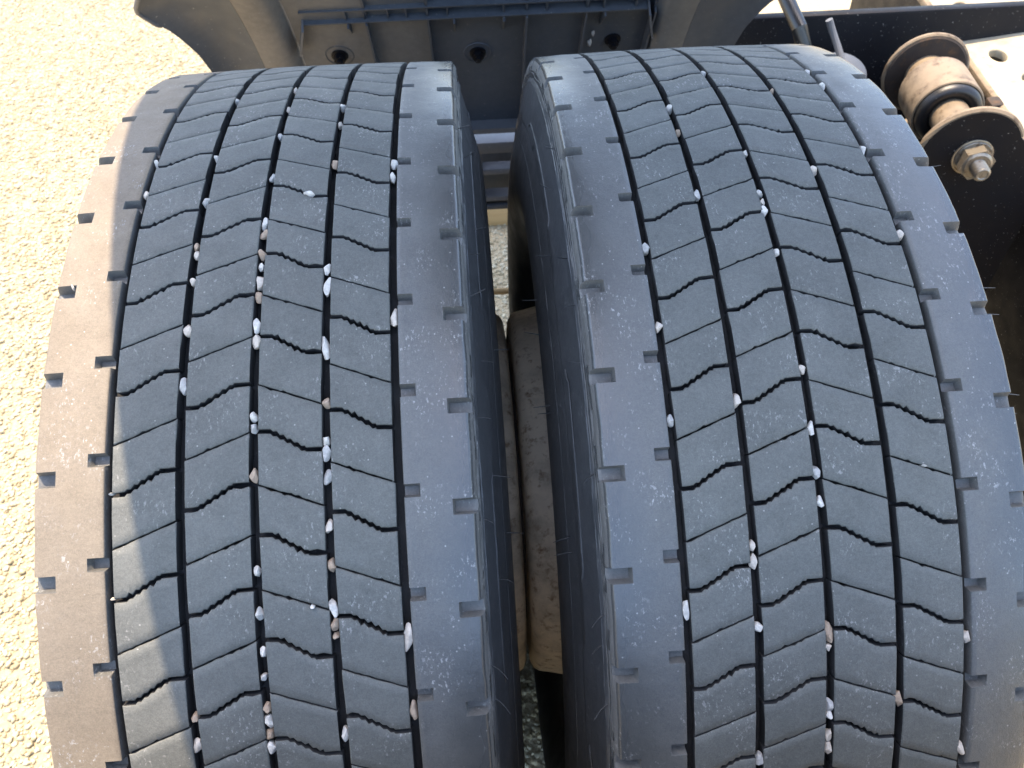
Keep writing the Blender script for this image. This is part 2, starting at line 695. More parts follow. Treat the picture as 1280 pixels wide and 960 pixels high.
def make_sidewall(side, seed):
    # buttress, stepped mould line, bulge, bead
    prof = [(.126, .4780), (.1330, .4785), (.1378, .4790), (.1388, .4765), (.1394, .4755), (.1400, .4700), (.1416, .4640), (.1436, .4560), (.1458, .4490),
            (.1474, .4452), (.1478, .4430), (.1470, .4405), (.1490, .4330), (.1518, .4230), (.1545, .4130), (.1566, .4030), (.1580, .3930), (.1586, .3840),
            (.1584, .3740), (.1570, .3620), (.1548, .3510), (.1516, .3400), (.1476, .3300), (.1425, .3210), (.1370, .3135), (.1300, .3070), (.1180, .3030)]

    def jag(j, th):
        a = th * 11 + seed
        nz = noise.noise(Vector((th * 16, seed * 1.7, j * .35)))
        n2 = noise.noise(Vector((th * 70, seed * 2.3, j * .6)))
        dx = dr = 0
        if 2 <= j <= 4:                      # torn feather ridge under the tread edge
            dx = side * (.0011 * nz + .0007 * n2)
            dr = .0014 * nz
        elif j == 5:
            dx = side * .0004 * nz
        elif 8 <= j <= 11:                   # mould line that steps between two radii
            st = ((th + seed * .21) % .62) / .62
            k = 1.0 if .12 < st < .60 else 0.0
            dr = -.006 * k
            dx = side * .0012 * k
        else:
            dx = side * .00015 * n2
        return dx, dr
    pr = [(side * x, r) for x, r in prof]
    v, f = make_ring(pr, 460, jag, side < 0)
    return new_mesh('sidewall', v, f, True, 40)


BASE = None


def tread_base_mesh():
    prof = [(x, rad(x) - DEPTH + .0002) for x in np.linspace(-.1285, .1285, 14)]
    v, f = make_ring(prof, 240, None, False)
    return new_mesh('tread_base', v, f, True, None)


BASE = tread_base_mesh()


def wander_ring(side, r0, amp, freq, seed, rad_, step=0.0, n=640):
    """thin raised line running round the side of the tyre"""
    px = [(.1343, .4968), (.1360, .4925), (.1376, .4860), (.1381, .4790), (.1394, .4755), (.1400, .4700), (.1416, .4640), (.1436, .4560), (.1458, .4490), (.1474, .4452), (.1470, .4405), (.1490, .4330), (.1518, .4230), (.1545, .4130), (.1580, .3930)]
    v, f = [], []
    K = 5
    for i in range(n):
        th = 2 * math.pi * i / n
        r = r0 + amp * noise.noise(Vector((math.cos(th) * freq, math.sin(th) * freq, seed))) + amp * .4 * noise.noise(Vector((math.cos(th) * freq * 5, math.sin(th) * freq * 5, seed + 9)))
        if step:
            st = ((th + seed * .37) % .62) / .62
            r -= step * max(0.0, min(1.0, (st - .10) / .05, (.62 - st) / .05))
        x = float(np.interp(-r, [-p[1] for p in px], [p[0] for p in px]))
        h = rad_ * (.55 + .6 * abs(noise.noise(Vector((math.cos(th) * 40, math.sin(th) * 40, seed + 3)))))
        for k in range(K):
            a = math.pi * (k / (K - 1))
            rr = r + rad_ * math.cos(a)
            xx = x - .0004 + h * 1.3 * math.sin(a)
            v.append((side * xx, -rr * math.sin(th), rr * math.cos(th)))
    for i in range(n):
        i2 = (i + 1) % n
        for j in range(K - 1):
            q = (i * K + j, i2 * K + j, i2 * K + j + 1, i * K + j + 1)
            f.append(q[::-1] if side < 0 else q)
    return new_mesh('ridge', v, f, True, 50)


def whisker(parent, side, th, r, length, bend, tilt=0.0):
    """a thin moulding hair standing on the rubber"""
    prof = [(.134, .499), (.137, .488), (.1388, .4765), (.1416, .464), (.1458, .449), (.1478, .443), (.1518, .423), (.1566, .403), (.1586, .384)]
    x = float(np.interp(-r, [-p[1] for p in prof], [p[0] for p in prof]))
    base = Vector((side * (x - .0006), -r * math.sin(th), r * math.cos(th)))
    radial = Vector((0, -math.sin(th), math.cos(th)))
    tang = Vector((0, -math.cos(th), -math.sin(th)))
    d = (Vector((side, 0, 0)) + radial * .25 + tang * tilt).normalized()
    pts = []
    for k in range(6):
        u = k / 5
        pts.append(base + d * length * u + (radial * bend + tang * bend * .5) * length * u * u)
    mb = MB()
    mb.tube(pts, [.00042, .0004, .00036, .00032, .00028, .0002], 6)
    o = mb.build('rubber_whisker', M['wall'], parent, True, 60)
    return o


t_walls = {}


def make_tyre(xc, roll, label, seed, sunlit_left):
    t = thing('tyre', label, 'tyre', (xc, 0, 0), 'twin rear tyres')
    for k in range(-5, 11):
        for q in range(8):
            me = BLOCK_SETS[br_.randrange(4)][q][0]
            obj('tread_block', me, None, t, (0, 0, AZ), ((k + roll) * PITCH, 0, 0))
    # the blocks round the hidden side, as one part
    rest = MB()
    for k in list(range(11, 44)):
        a = (k + roll) * PITCH
        mt = Matrix.Rotation(a, 4, 'X')
        if k == 43:
            pass
        for (me, v, f, mi_) in BLOCKS:
            rest.add([mt @ Vector(q) for q in v], f)
    o = obj('tread_blocks', rest.mesh('tread_blocks', True, 62), M['tread'], t, (0, 0, AZ))
    o['kind'] = 'stuff'
    for s in (-1, 1):
        me = SHOULDER[s]
        me = me.copy()
        me.materials.append(M['shoulder_sunlit'] if (s < 0 and sunlit_left) else M['shoulder'])
        me.materials.append(M['torn'])
        me.polygons.foreach_set('material_index', [p.material_index for p in SHOULDER[s].polygons])
        obj('shoulder_rib', me, None, t, (0, 0, AZ), (roll * PITCH, 0, 0))
        sw = obj('sidewall', make_sidewall(s, seed + s), M['wall'], t, (0, 0, AZ))
        t_walls[(seed, s)] = sw
        for (r0, amp, fq, rd_, stp, nm, mk) in ((.4862, .0026, 5, .0006, 0, 'torn_ridge', 'torn'), (.4822, .0036, 7, .0007, 0, 'torn_ridge', 'torn'), (.4778, .0026, 6, .0006, 0, 'torn_ridge', 'torn'),
                                            (.4740, .0006, 4, .0010, 0, 'mould_line', 'wall'), (.4470, .0004, 4, .0011, .007, 'mould_line', 'wall'), (.418, .0003, 4, .0008, 0, 'mould_line', 'wall')):
            obj(nm, wander_ring(s, r0, amp, fq, seed + s * 2.3 + r0 * 40, rd_, stp), M[mk], sw)
    obj('tread_base', BASE, M['groove'], t, (0, 0, AZ))
    return t


XL, XR = -0.155, 0.1964
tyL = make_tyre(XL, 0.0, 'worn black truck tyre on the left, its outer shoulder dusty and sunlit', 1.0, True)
tyR = make_tyre(XR, 0.312, 'worn black truck tyre on the right, wholly in shade beside the bolted steel link', 6.0, False)

for th, r, ln, bd, tl in [(-.02, .486, .012, .2, .3), (.02, .470, .011, .4, -.2), (.17, .455, .012, .1, .1), (.25, .47, .010, .5, .4), (.335, .475, .013, .2, -.3), (.42, .452, .009, .4, .2),
                          (.52, .475, .010, .3, .1), (.60, .44, .012, .2, .1), (.66, .474, .008, .3, .3), (.76, .445, .011, .5, -.2), (.86, .477, .011, .6, .2), (.91, .475, .011, .6, .3), (.70, .41, .013, .1, .0), (.36, .41, .012, .2, .1)]:
    whisker(t_walls[(1.0, 1)], 1, th, r, ln, bd, tl)
for th, r, ln, bd, tl in [(.04, .48, .010, .3, .2), (.10, .462, .012, .2, -.3), (.21, .44, .013, .3, .2), (.27, .47, .009, .5, .1), (.36, .476, .010, .4, .3), (.45, .473, .010, .2, -.2), (.47, .40, .014, .1, .1),
                          (.485, .40, .011, .2, .0), (.61, .477, .008, .5, .4), (.71, .425, .014, .1, .1), (.735, .425, .014, .1, .0), (.80, .478, .010, .5, .3), (.85, .47, .008, .5, .2), (.93, .477, .011, .5, .2), (.22, .39, .014, .2, .2), (.30, .385, .014, .3, -.1)]:
    whisker(t_walls[(6.0, -1)], -1, th, r, ln, bd, tl)
for th, r, ln in [(.16, .488, .009), (.385, .488, .010), (.425, .487, .008), (.54, .487, .008), (.565, .484, .006)]:
    whisker(t_walls[(6.0, 1)], 1, th, r, ln, .15, .2)

# ------------------------------------------------------------------ pebbles wedged in the grooves
def rock(seed, sub=3):
    import bmesh
    bm = bmesh.new()
    bmesh.ops.create_icosphere(bm, subdivisions=sub, radius=1)
    rr = random.Random(seed)
    # cut flat facets so that it reads as crushed stone
    for _ in range(16):
        d = Vector((rr.gauss(0, 1), rr.gauss(0, 1), rr.gauss(0, 1))).normalized()
        lim = rr.uniform(.58, .80)
        for v in bm.verts:
            k = v.co.dot(d)
            if k > lim:
                v.co -= d * (k - lim)
    for v in bm.verts:
        v.co *= 1 + .07 * noise.noise(v.co * 2.3 + Vector((seed * 3.1, 0, 0)))
    bm.verts.index_update()
    v = [tuple(q.co) for q in bm.verts]
    f = [tuple(q.index for q in a.verts) for a in bm.faces]
    bm.free()
    return v, f


ROCKS = [rock(i) for i in range(14)]
PEB_MESH = {}


def pebble_mesh(i, key):
    if (i, key) not in PEB_MESH:
        me = new_mesh('pebble', ROCKS[i][0], ROCKS[i][1], True, 20)
        me.materials.append(M[key])
        PEB_MESH[(i, key)] = me
    return PEB_MESH[(i, key)]


# (groove, angle from the top, length in mm, sideways offset in mm)
PEB_L = [(1, .0752, 4.5, 1.6), (1, .1485, 6.5, 1.4), (1, .5947, 1.9, 2.2), (1, .722, 1.9, 2.2), (2, -.1132, 5, 1.2), (2, .071, 4.5, 1.3), (2, .1706, 8.5, 1.4), (2, .2553, 5.6, .3), (2, .2706, 6.1, 1.4),
         (2, .3135, 5.1, 1.2), (2, .3855, 8.1, 1.0), (2, .4646, 10.6, .4), (2, .878, 5.7, .5), (2, .9151, 9.1, -.2), (3, -.1538, 4, .8), (3, -.0697, 5.5, 1.2), (3, .0238, 5, 1.0), (3, .1272, 6, 1.0), (3, .2195, 10.5, .1),
         (3, .24, 7.6, .5), (3, .2747, 7.5, .6), (3, .2959, 5.9, .8), (3, .3201, 10.5, .7), (3, .3423, 7.9, .3), (3, .3861, 9.8, .4), (3, .4089, 11.3, .7), (3, .5103, 6.2, 0), (3, .5246, 7.1, .1), (3, .5845, 8.8, 0),
         (3, .7009, 6.7, -.4), (3, .7523, 8.3, -.4), (3, .8005, 6.9, .6), (3, .8316, 5, -.3), (3, .8716, 7.2, -.2), (3, .8885, 9.4, .4), (3, .9066, 7.5, 0), (3, .924, 7.6, .4), (4, -.0695, 5, .2), (4, -.007, 5, .7),
         (4, .1008, 8.5, .5), (4, .3057, 8.5, 0), (4, .3336, 14.5, .6), (4, .4236, 16, -.3), (4, .4977, 6.2, .4), (4, .5467, 7, -.2), (4, .5618, 9.5, .1), (4, .5926, 8.9, .2), (4, .6531, 8.2, -.3), (4, .6998, 8.2, .1),
         (4, .7533, 10.7, -.3), (4, .773, 8.3, 0), (4, .7868, 4.4, .2), (4, .9148, 8.6, .9), (5, .1084, 8, -.2), (5, .1377, 7.5, -1), (5, .387, 12.8, .4), (5, .7972, 16.5, -.2), (5, .8921, 11.7, -.4)]
PEB_R = [(1, .301, 9.6, -.5), (1, .4217, 8.3, .3), (1, .5491, 8.7, -.2), (1, .7883, 13.6, -.3), (2, -.0031, 6.5, .6), (2, .0674, 4.6, .2), (2, .2121, 8.5, -.8), (2, .5294, 8.8, -.5), (2, .7134, 6.9, -.7), (2, .7333, 9.9, -.4),
         (2, .8158, 6.6, .2), (2, .9993, 8.5, .3), (3, -.1372, 5, -.3), (3, .1292, 5.5, -1.2), (3, .2164, 6.3, -1), (3, .2333, 5, -.9), (3, .2482, 7.2, -1), (3, .3217, 5.6, -.8), (3, .4941, 5.9, -.3), (3, .5726, 9.1, -.8),
         (3, .627, 8, -1.4), (3, .6651, 6.9, -.4), (3, .8287, 13.5, -.3), (3, .8484, 4.7, -.9), (3, .9282, 10, 0), (3, .9405, 6.2, -.4), (3, .9703, 8.8, -.6), (3, .9904, 8.4, -.2), (4, -.0429, 4, -.4), (4, .1737, 8.5, -.7),
         (4, .9259, 12, -.9), (5, -.1207, 6, -1), (5, -.0546, 7, -.3), (5, .1323, 7.8, -.8), (5, .3032, 8.6, -1.2), (5, .8499, 9, -.8), (5, 1.007, 11, -1)]
TONE_L = {(3, 12): 'peb_white', (4, 2): 'peb_tan', (4, 6): 'peb_tan', (4, 11): 'peb_tan', (4, 13): 'peb_tan', (4, 14): 'peb_tan', (3, 21): 'peb_tan', (4, 4): 'peb_white', (4, 5): 'peb_white'}
ORD = ['topmost', 'second', 'third', 'fourth', 'fifth', 'sixth', 'seventh', 'eighth', 'ninth', 'tenth', 'eleventh', 'twelfth', 'thirteenth', 'fourteenth', 'fifteenth',
       'sixteenth', 'seventeenth', 'eighteenth', 'nineteenth', 'twentieth', 'twenty-first', 'twenty-second', 'twenty-third', 'twenty-fourth', 'twenty-fifth']
GN = ['first', 'second', 'third', 'fourth', 'fifth']
WORD = {'peb_white': 'chalk-white', 'peb_cream': 'cream', 'peb_tan': 'tan', 'peb_grey': 'grey'}
pr = random.Random(3)


def put_pebble(xc, x, th, ln, wd, depth, key, label, group='pebbles wedged in the tyre grooves', yaw=None):
    i = pr.randrange(len(ROCKS))
    o = obj('pebble', pebble_mesh(i, key))
    r = rad(x) - depth
    yaw = pr.uniform(-.25, .25) if yaw is None else yaw
    mt = Matrix.Translation((xc, 0, AZ)) @ Matrix.Rotation(th, 4, 'X') @ Matrix.Translation((x, 0, r)) @ Matrix.Rotation(yaw, 4, 'Z') @ Matrix.Rotation(pr.choice((0, math.pi)), 4, 'X')
    o.matrix_world = mt @ Matrix.Diagonal((wd, ln, .0042, 1))
    tag(o, label, 'pebble', group)


for side, xc, rows in (('left', XL, PEB_L), ('right', XR, PEB_R)):
    for g in range(1, 6):
        rs = sorted([q for q in rows if q[0] == g], key=lambda q: q[1])
        for k, (gg, th, ln, off) in enumerate(rs):
            key = pr.choices(['peb_white', 'peb_cream', 'peb_grey', 'peb_tan'], [4, 3, 2.4, 1.0])[0]
            if side == 'left':
                key = TONE_L.get((g, k), key)
            L2 = ln / 2 * 1e-3
            wd = min(.0036, L2 * .6 + .0014) * pr.uniform(.88, 1.08)
            size = 'large' if ln > 10 else ('tiny' if ln < 5 else 'small')
            if k == len(rs) - 1 and k > 0:
                pl = 'lowest in the picture'
            elif k == 0:
                pl = 'topmost' if len(rs) > 1 else 'the only one there'
            else:
                pl = ORD[k] + ' from the top'
            put_pebble(xc, GX[g - 1] + off * 1e-3 * .8, th, L2 * 1.26, wd, .0026 if ln > 6 else .0029, key,
                       f'{size} {WORD[key]} pebble in {side} tyre\'s {GN[g - 1]} groove from left, {pl}')
put_pebble(XL, .0296, .1693, .0048, .0024, .0010, 'peb_white', 'white pebble stuck across the left tyre\'s zigzag slot near the top, between grooves', yaw=1.35)
put_pebble(XL, .0326, .7475, .0022, .0013, .0006, 'peb_white', 'tiny white grit in a thin slit of the left tyre, left of its fourth groove', yaw=1.3)
put_pebble(XR, .0683, .6285, .0016, .0011, .0005, 'peb_white', 'tiny white grit in a thin slit between the right tyre\'s last two grooves', yaw=1.3)
put_pebble(XL, -.1255, .5920 + .16, .0032, .0026, .0042, 'peb_grey', 'grey pebble caught in an outer edge notch of the left tyre\'s sunlit shoulder')
put_pebble(XL, -.1245, .308, .0028, .0016, .0030, 'peb_cream', 'cream pebble caught in an edge notch high on the left tyre\'s sunlit shoulder')

# ------------------------------------------------------------------ wheels inside the tyres
def make_wheel(xc, s, label):
    """s = +1: the disc bulges towards +x (the seam between the two wheels)"""
    w = thing('wheel', label, 'wheel', (xc, 0, 0), 'twin steel wheels')
    seam = .0205 - s * .0022
    d = abs(seam - xc)
    mt = Matrix.Translation((0, 0, AZ)) @ Matrix.Rotation(math.pi / 2, 4, 'Y')
    rim = MB()
    rim.lathe([(-s * .118, .306), (-s * .1165, .3085), (-s * .113, .306), (-s * .111, .292), (-s * .09, .284), (-s * .05, .270), (s * .05, .270), (s * .09, .284), (s * .111, .292),
               (s * .113, .306), (s * .1165, .3085), (s * .118, .306), (s * .118, .290), (s * .105, .272), (s * .06, .262)], mt, 96)
    rim.build('rim', M['rim'], w, True, 40)
    disc = MB()
    disc.lathe([(s * .06, .262), (s * .10, .248), (s * (d - .055), .2335), (s * (d - .040), .2255), (s * (d - .018), .2205), (s * (d - .010), .2190), (s * (d - .0045), .2155), (s * (d - .0012), .209), (s * d, .199), (s * d, .105)], mt, 128)
    disc.build('disc', M['rim'], w, True, 50)
    return w


make_wheel(XL, 1, 'cream rust-spotted steel wheel disc inside the left tyre, left of the dark seam')
make_wheel(XR, -1, 'cream rust-spotted steel wheel disc inside the right tyre, right of the dark seam')

hub = MB()
hub.lathe([(-.20, 0), (-.20, .15), (-.19, .16), (.30, .16), (.31, .15), (.31, 0)], Matrix.Translation((.02, 0, AZ)) @ Matrix.Rotation(math.pi / 2, 4, 'Y'), 48)
o = hub.build('added_hub', M['rust'])  # hub added to keep the slit between the discs from showing bright
tag(o, 'dark rusty hub added to close the bright slit between the two wheel discs', 'hub')

# ------------------------------------------------------------------ mudguard behind the tyres
def arc(X, deg, r):
    a = math.radians(deg)
    return Vector((X, r * math.cos(a), r * math.sin(a) + AZ))


def arc_sheet(xs, degs, rf, thick=.004, xedge=None):
    """curved sheet around the axle; rf(X, deg) is the radius of the face towards the tyre"""
    v, f = [], []
    nx, nd = len(xs), len(degs)
    for layer in (0, thick):
        for dg in degs:
            for i, X in enumerate(xs):
                XX = xedge(i, X, dg) if xedge else X
                v.append(tuple(arc(XX, dg, rf(X, dg) + layer)))
    N = nx * nd
    for j in range(nd - 1):
        for i in range(nx - 1):
            a = j * nx + i
            f.append((a, a + 1, a + nx + 1, a + nx))
            f.append((N + a, N + a + nx, N + a + nx + 1, N + a + 1))
    for j in range(nd - 1):
        a = j * nx
        f.append((a, a + nx, N + a + nx, N + a))
        a = j * nx + nx - 1
        f.append((a, N + a, N + a + nx, a + nx))
    for i in range(nx - 1):
        f.append((i, N + i, N + i + 1, i + 1))
        a = (nd - 1) * nx + i
        f.append((a, a + 1, N + a + 1, N + a))
    return v, f


def arc_box(mb, x0, x1, d0, d1, r0, r1, n=5, taper=0.0):
    """a fin or bar following the arc"""
    v, f = [], []
    for k in range(n):
        u = k / (n - 1)
        dg = d0 + (d1 - d0) * u
        rr0 = r0 + (r1 - r0) * taper * u
        for X, r in ((x0, rr0), (x1, rr0), (x1, r1), (x0, r1)):
            v.append(tuple(arc(X, dg, r)))
    for k in range(n - 1):
        for j in range(4):
            j2 = (j + 1) % 4
            f.append((k * 4 + j, k * 4 + j2, (k + 1) * 4 + j2, (k + 1) * 4 + j))
    f.append((0, 3, 2, 1))
    f.append(tuple((n - 1) * 4 + j for j in range(4)))
    mb.add(v, f)


guard = thing('mudguard', 'dark grey ribbed plastic mudguard section behind the tops of the tyres', 'mudguard', (0, .64, 0))
guard_off = Vector((0, -.64, 0))


def gpart(name, mb, mat, sharp=35):
    o = mb.build(name, mat, guard, True, sharp)
    o.location = guard_off
    return o


# three bays of the back panel, each standing a little further back
for (xa, xb, r) in ((-.246, -.1425, .655), (-.1395, -.0575, .659), (-.0545, .0805, .662), (.0835, .1655, .6635), (.1685, .262, .6645)):
    mb = MB()
    v, f = arc_sheet(np.linspace(xa, xb, 7), np.linspace(13.4, 46, 16), lambda X, d, r=r: r + .0006 * noise.noise(Vector((X * 14, d * .2, 0))))
    mb.add(v, f)
    gpart('back_panel', mb, M['guard_pale'] if xa < -.1 else M['guard'])
for X, r0 in ((-.141, .645), (-.056, .649), (.082, .645), (.167, .650), (.2635, .644)):
    mb = MB()
    arc_box(mb, X - .0014, X + .0014, 13.5, 34.15, r0, .668)
    arc_box(mb, X - .0017, X + .0017, 34.16, 46, .654, .669)
    gpart('rib', mb, M['guard'])
for X in (-.166, -.0195, .050, .192):
    mb = MB()
    arc_box(mb, X - .0012, X + .0012, 34.2, 30.3, .641, .664, 5, .85)
    gpart('gusset', mb, M['guard'])
# channel along the top edge
mb = MB()
arc_box(mb, -.229, .252, 34.20, 34.42, .648, .664, 2)
gpart('channel_flange', mb, M['guard'])
mb = MB()
arc_box(mb, -.229, .252, 36.05, 36.27, .652, .664, 2)
flange = gpart('channel_flange', mb, M['guard'])
for X in (-.168, -.143, -.110, -.085, -.056, -.028, .05, .11, .19, .235):
    mb = MB()
    arc_box(mb, X - .001, X + .001, 34.45, 36.0, .652, .662, 2)
    mb.build('channel_web', M['guard'], flange, True, 35)
for x0, x1 in ((-.229, -.2445), (.252, .2655)):
    mb = MB()
    v, f = [], []
    for (xx, dg) in ((x0, 34.6), (x1, 29.8)):
        for (dx, r) in ((0, .636), (.003, .636), (.003, .664), (0, .664)):
            v.append(tuple(arc(xx + dx, dg, r)))
    f = [(0, 1, 5, 4), (1, 2, 6, 5), (2, 3, 7, 6), (3, 0, 4, 7), (0, 3, 2, 1), (4, 5, 6, 7)]
    mb.add(v, f)
    gpart('channel_end', mb, M['guard_grey'])


# side wings with the outer edge cut back towards the bottom
def edge_x(dg):
    return float(np.interp(dg, [13, 28.9, 32.6, 36.1, 38.3, 38.9, 41.9, 43, 46], [-.362, -.373, -.377, -.387, -.395, -.401, -.413, -.410, -.392]))


for s in (-1, 1):
    cx = -.0 if s < 0 else .016
    # profile: step out of the bay, broad band, outer flank, rolled lip
    pts = [(.0, .662), (.003, .652), (.010, .640), (.018, .636), (.030, .634), (.044, .634), (.052, .6345)]
    mb = MB()
    xs = [-.247 - p[0] for p in pts]
    v, f = arc_sheet([s * -x + cx if s > 0 else x for x in xs], np.linspace(14, 46, 18), lambda X, d: float(np.interp(abs(X - cx) - .247, [p[0] for p in pts], [p[1] for p in pts])))
    if s > 0:
        f = [q[::-1] for q in f]
    mb.add(v, f)
    gpart('side_band', mb, M['guard_lit'] if s < 0 else M['guard_pale'], 50)
    mb = MB()
    us = np.linspace(0, 1, 12)
    degs = np.linspace(14, 46, 40)
    v, f = [], []
    for layer in (0, .004):
        for dg in degs:
            xe = edge_x(dg)
            for u in us:
                X = -.2995 + (xe + .2995) * u
                r = .6347 + .010 * math.sin(u * 2.2) - .018 * u ** 3 + layer
                v.append(tuple(arc((X if s < 0 else -X + cx), dg, r)))
    nx, nd = len(us), len(degs)
    N = nx * nd
    for j in range(nd - 1):
        for i in range(nx - 1):
            a = j * nx + i
            f += [(a, a + 1, a + nx + 1, a + nx), (N + a, N + a + nx, N + a + nx + 1, N + a + 1)]
        a = j * nx + nx - 1
        f.append((a, N + a, N + a + nx, a + nx))
        a = j * nx
        f.append((a, a + nx, N + a + nx, N + a))
    for i in range(nx - 1):
        f.append((i, N + i, N + i + 1, i + 1))
        a = (nd - 1) * nx + i
        f.append((a, a + 1, N + a + 1, N + a))
    mb.add(v, f)
    wing = gpart('side_wing', mb, M['guard'], 50)
    mb = MB()
    lip = []
    for dg in np.linspace(38.6, 46, 14):
        X = edge_x(dg) - .002
        lip.append(arc(X if s < 0 else -X + cx, dg, .6255))
    mb.tube(lip, [.0012] + [.0032] * (len(lip) - 1), 10)
    mb.build('rolled_lip', M['guard_grey'], wing, True, 35)

# unseen near-side sheet, added below the frame to darken the lower tread
mb = MB()
v, f = [], []
for layer in (0, .004):
    for th in np.linspace(53, 88, 12):
        a = math.radians(th)
        for X in np.linspace(-.36, .42, 10):
            r = .655 + layer
            v.append((X, -r * math.sin(a), r * math.cos(a) + AZ))
for j in range(11):
    for i in range(9):
        a = j * 10 + i
        f += [(a, a + 1, a + 11, a + 10), (120 + a, 120 + a + 10, 120 + a + 11, 120 + a + 1)]
for i in range(9):
    f += [(i, 120 + i, 120 + i + 1, i + 1), (110 + i, 111 + i, 231 + i, 230 + i)]
for j in range(11):
    f += [(j * 10, j * 10 + 10, 130 + j * 10, 120 + j * 10), (j * 10 + 9, 129 + j * 10, 139 + j * 10, j * 10 + 19)]
mb.add(v, f)
o = mb.build('mudguard', M['guard'])
tag(o, 'plain dark plastic mudguard section on the near side, below the tyres\' lower edge', 'mudguard')

# bottom flange of the panel, seen down the gap between the tyres
mb = MB()
arc_box(mb, -.246, .262, 12.6, 13.5, .640, .672, 2)
gpart('bottom_flange', mb, M['guard_grey'])


def axis_matrix(p, d):
    d = Vector(d).normalized()
    q = d.to_track_quat('Z', 'Y')
    return Matrix.Translation(p) @ q.to_matrix().to_4x4()


def hexa(r):
    return [(r * math.cos(k * math.pi / 3), r * math.sin(k * math.pi / 3)) for k in range(6)]


for (X, dg, r, ring) in ((-.192, 27.5, .655, True), (.012, 26.0, .662, True), (.216, 27.0, .6645, False)):
    p = arc(X, dg, r)
    a = math.radians(dg)
    inward = Vector((0, -math.cos(a), -math.sin(a)))
    mt = axis_matrix(p, inward)
    if ring:
        mb = MB()
        mb.lathe([(0, .0215), (.0012, .0208), (.0012, .0195), (0, .0190)], mt, 40)
        gpart('washer_seat', mb, M['guard'])
    mb = MB()
    mb.lathe([(0, .0125), (.002, .0122), (.003, .010), (.003, .0)], mt, 24)
    mb.prism(hexa(.0085), .003, .011, mt)
    mb.lathe([(.011, .005), (.016, .0046), (.0165, 0)], mt, 12)
    gpart('bolt', mb, M['black'])

for (px_, dg, sc) in ((.181, 26.9, .0042), (.184, 28.6, .003)):
    v, f = ROCKS[3]
    mb = MB()
    p = arc(px_, dg, .6615)
    mb.add([p + Vector((q[0] * sc, q[1] * sc * .6, q[2] * sc * 1.5)) for q in v], f)
    gpart('mud_clump', mb, M['peb_cream'], 60)

# ------------------------------------------------------------------ what shows low down in the gap
bx = thing('slatted_box', 'grey slatted plastic box below the mudguard, seen down the gap between the tyres', 'plastic box', (.05, .80, .15))
def bpart(name, c, s, mat, bev=.002):
    mb = MB()
    mb.box((c[0] - .05, c[1] - .80, c[2] + AZ - .15), s, None, bev)
    return mb.build(name, mat, bx, True, 35)
bpart('top_rail', (.05, .735, .063), (.30, .05, .022), M['guard_grey'])
bpart('slat', (.05, .74, .004), (.30, .03, .012), M['guard_grey'])
bpart('slat', (.05, .745, -.058), (.30, .03, .012), M['guard_grey'])
bpart('slat', (.05, .745, -.078), (.30, .03, .010), M['guard'])
bpart('upright', (.006, .745, -.010), (.012, .035, .118), M['guard_grey'])
bpart('back_panel', (.05, .80, -.012), (.30, .006, .136), M['guard'])
pl = MB()
pl.box((0, 0, .0325), (.9, .10, .065), None, .004)
o = pl.build('timber_plank', M['wood'])
o.location = (.1, 1.305, 0)
tag(o, 'tan timber plank lying on gravel, seen down the gap between the tyres', 'plank')
br = MB()
br.box((0, 0, .165), (.07, .012, .40), None, .003)
o = br.build('steel_upright', M['brown'])
o.location = (.098, .70, .10)
tag(o, 'brown rust-spotted steel upright seen in the gap beside the right tyre', 'bracket')
rd = MB()
rd.tube([(-.16, 0, 0), (-.02, 0, 0), (.10, 0, .002), (.2, 0, .002)], .0062, 12)
o = rd.build('brake_pipe', M['wood'])
o.location = (.06, .575, AZ - .163)
tag(o, 'thin tan rod crossing the gap between the tyres above the gravel', 'rod')

# ------------------------------------------------------------------ bolted link and chassis on the right
AX = Vector((-.1704, -.9854, -.001)).normalized()      # towards the camera
PN = Vector((.6371, .2822, .2608 + AZ))                # where the nut sits on the front plate
link = thing('suspension_link', 'dusty steel link eye with rubber bushing, black end plate and big hexagon nut', 'bolted link', (PN.x, PN.y, 0.0))
off = Vector((-PN.x, -PN.y, 0))


def lpart(name, mb, mat, parent=None, sharp=35):
    o = mb.build(name, mat, parent or link, True, sharp)
    if parent is None:
        o.location = off
    return o


mt = axis_matrix(PN, AX)
# front plate: round head running into a wide arm
up = Vector((0, 0, 1))
xax = (up.cross(AX)).normalized()
mpl = Matrix.Translation(PN) @ Matrix((xax, up, AX)).transposed().to_4x4()
poly = []
for k in range(0, 25):
    a = math.radians(28 + 187 * k / 24)
    poly.append((.060 * math.cos(a) - .004, .060 * math.sin(a)))
poly = poly + [(-.062, -.10), (-.075, -.40), (.106, -.42), (.106, -.016)]
mb = MB()
mb.prism(poly, -.012, 0, mpl)
plate = lpart('end_plate', mb, M['black'], None, 30)
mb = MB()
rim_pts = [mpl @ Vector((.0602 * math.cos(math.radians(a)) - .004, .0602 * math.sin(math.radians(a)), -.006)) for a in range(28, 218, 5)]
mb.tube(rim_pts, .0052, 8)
lpart('lit_plate_rim', mb, M['steel'], plate)  # pale steel colour stands in for the black plate's sunlit edge
mb = MB()
mb.lathe([(0, .0245), (.0018, .0245), (.0022, .0236), (.0022, .0225), (.0042, .0225), (.0048, .0218), (.0048, .010)], mt, 36)
lpart('washer', mb, M['zinc'], plate)
mb = MB()
mn = mt @ Matrix.Rotation(.35, 4, 'Z')
mb.prism(hexa(.0212), .0048, .0215, mn)
mb.lathe([(.0215, .0180), (.0236, .0150), (.0236, .009)], mt, 36)
lpart('nut', mb, M['zinc'], plate)
mb = MB()
prof = []
z = .020
while z < .042:
    prof += [(z, .0100), (z + .0009, .0088)]
    z += .0018
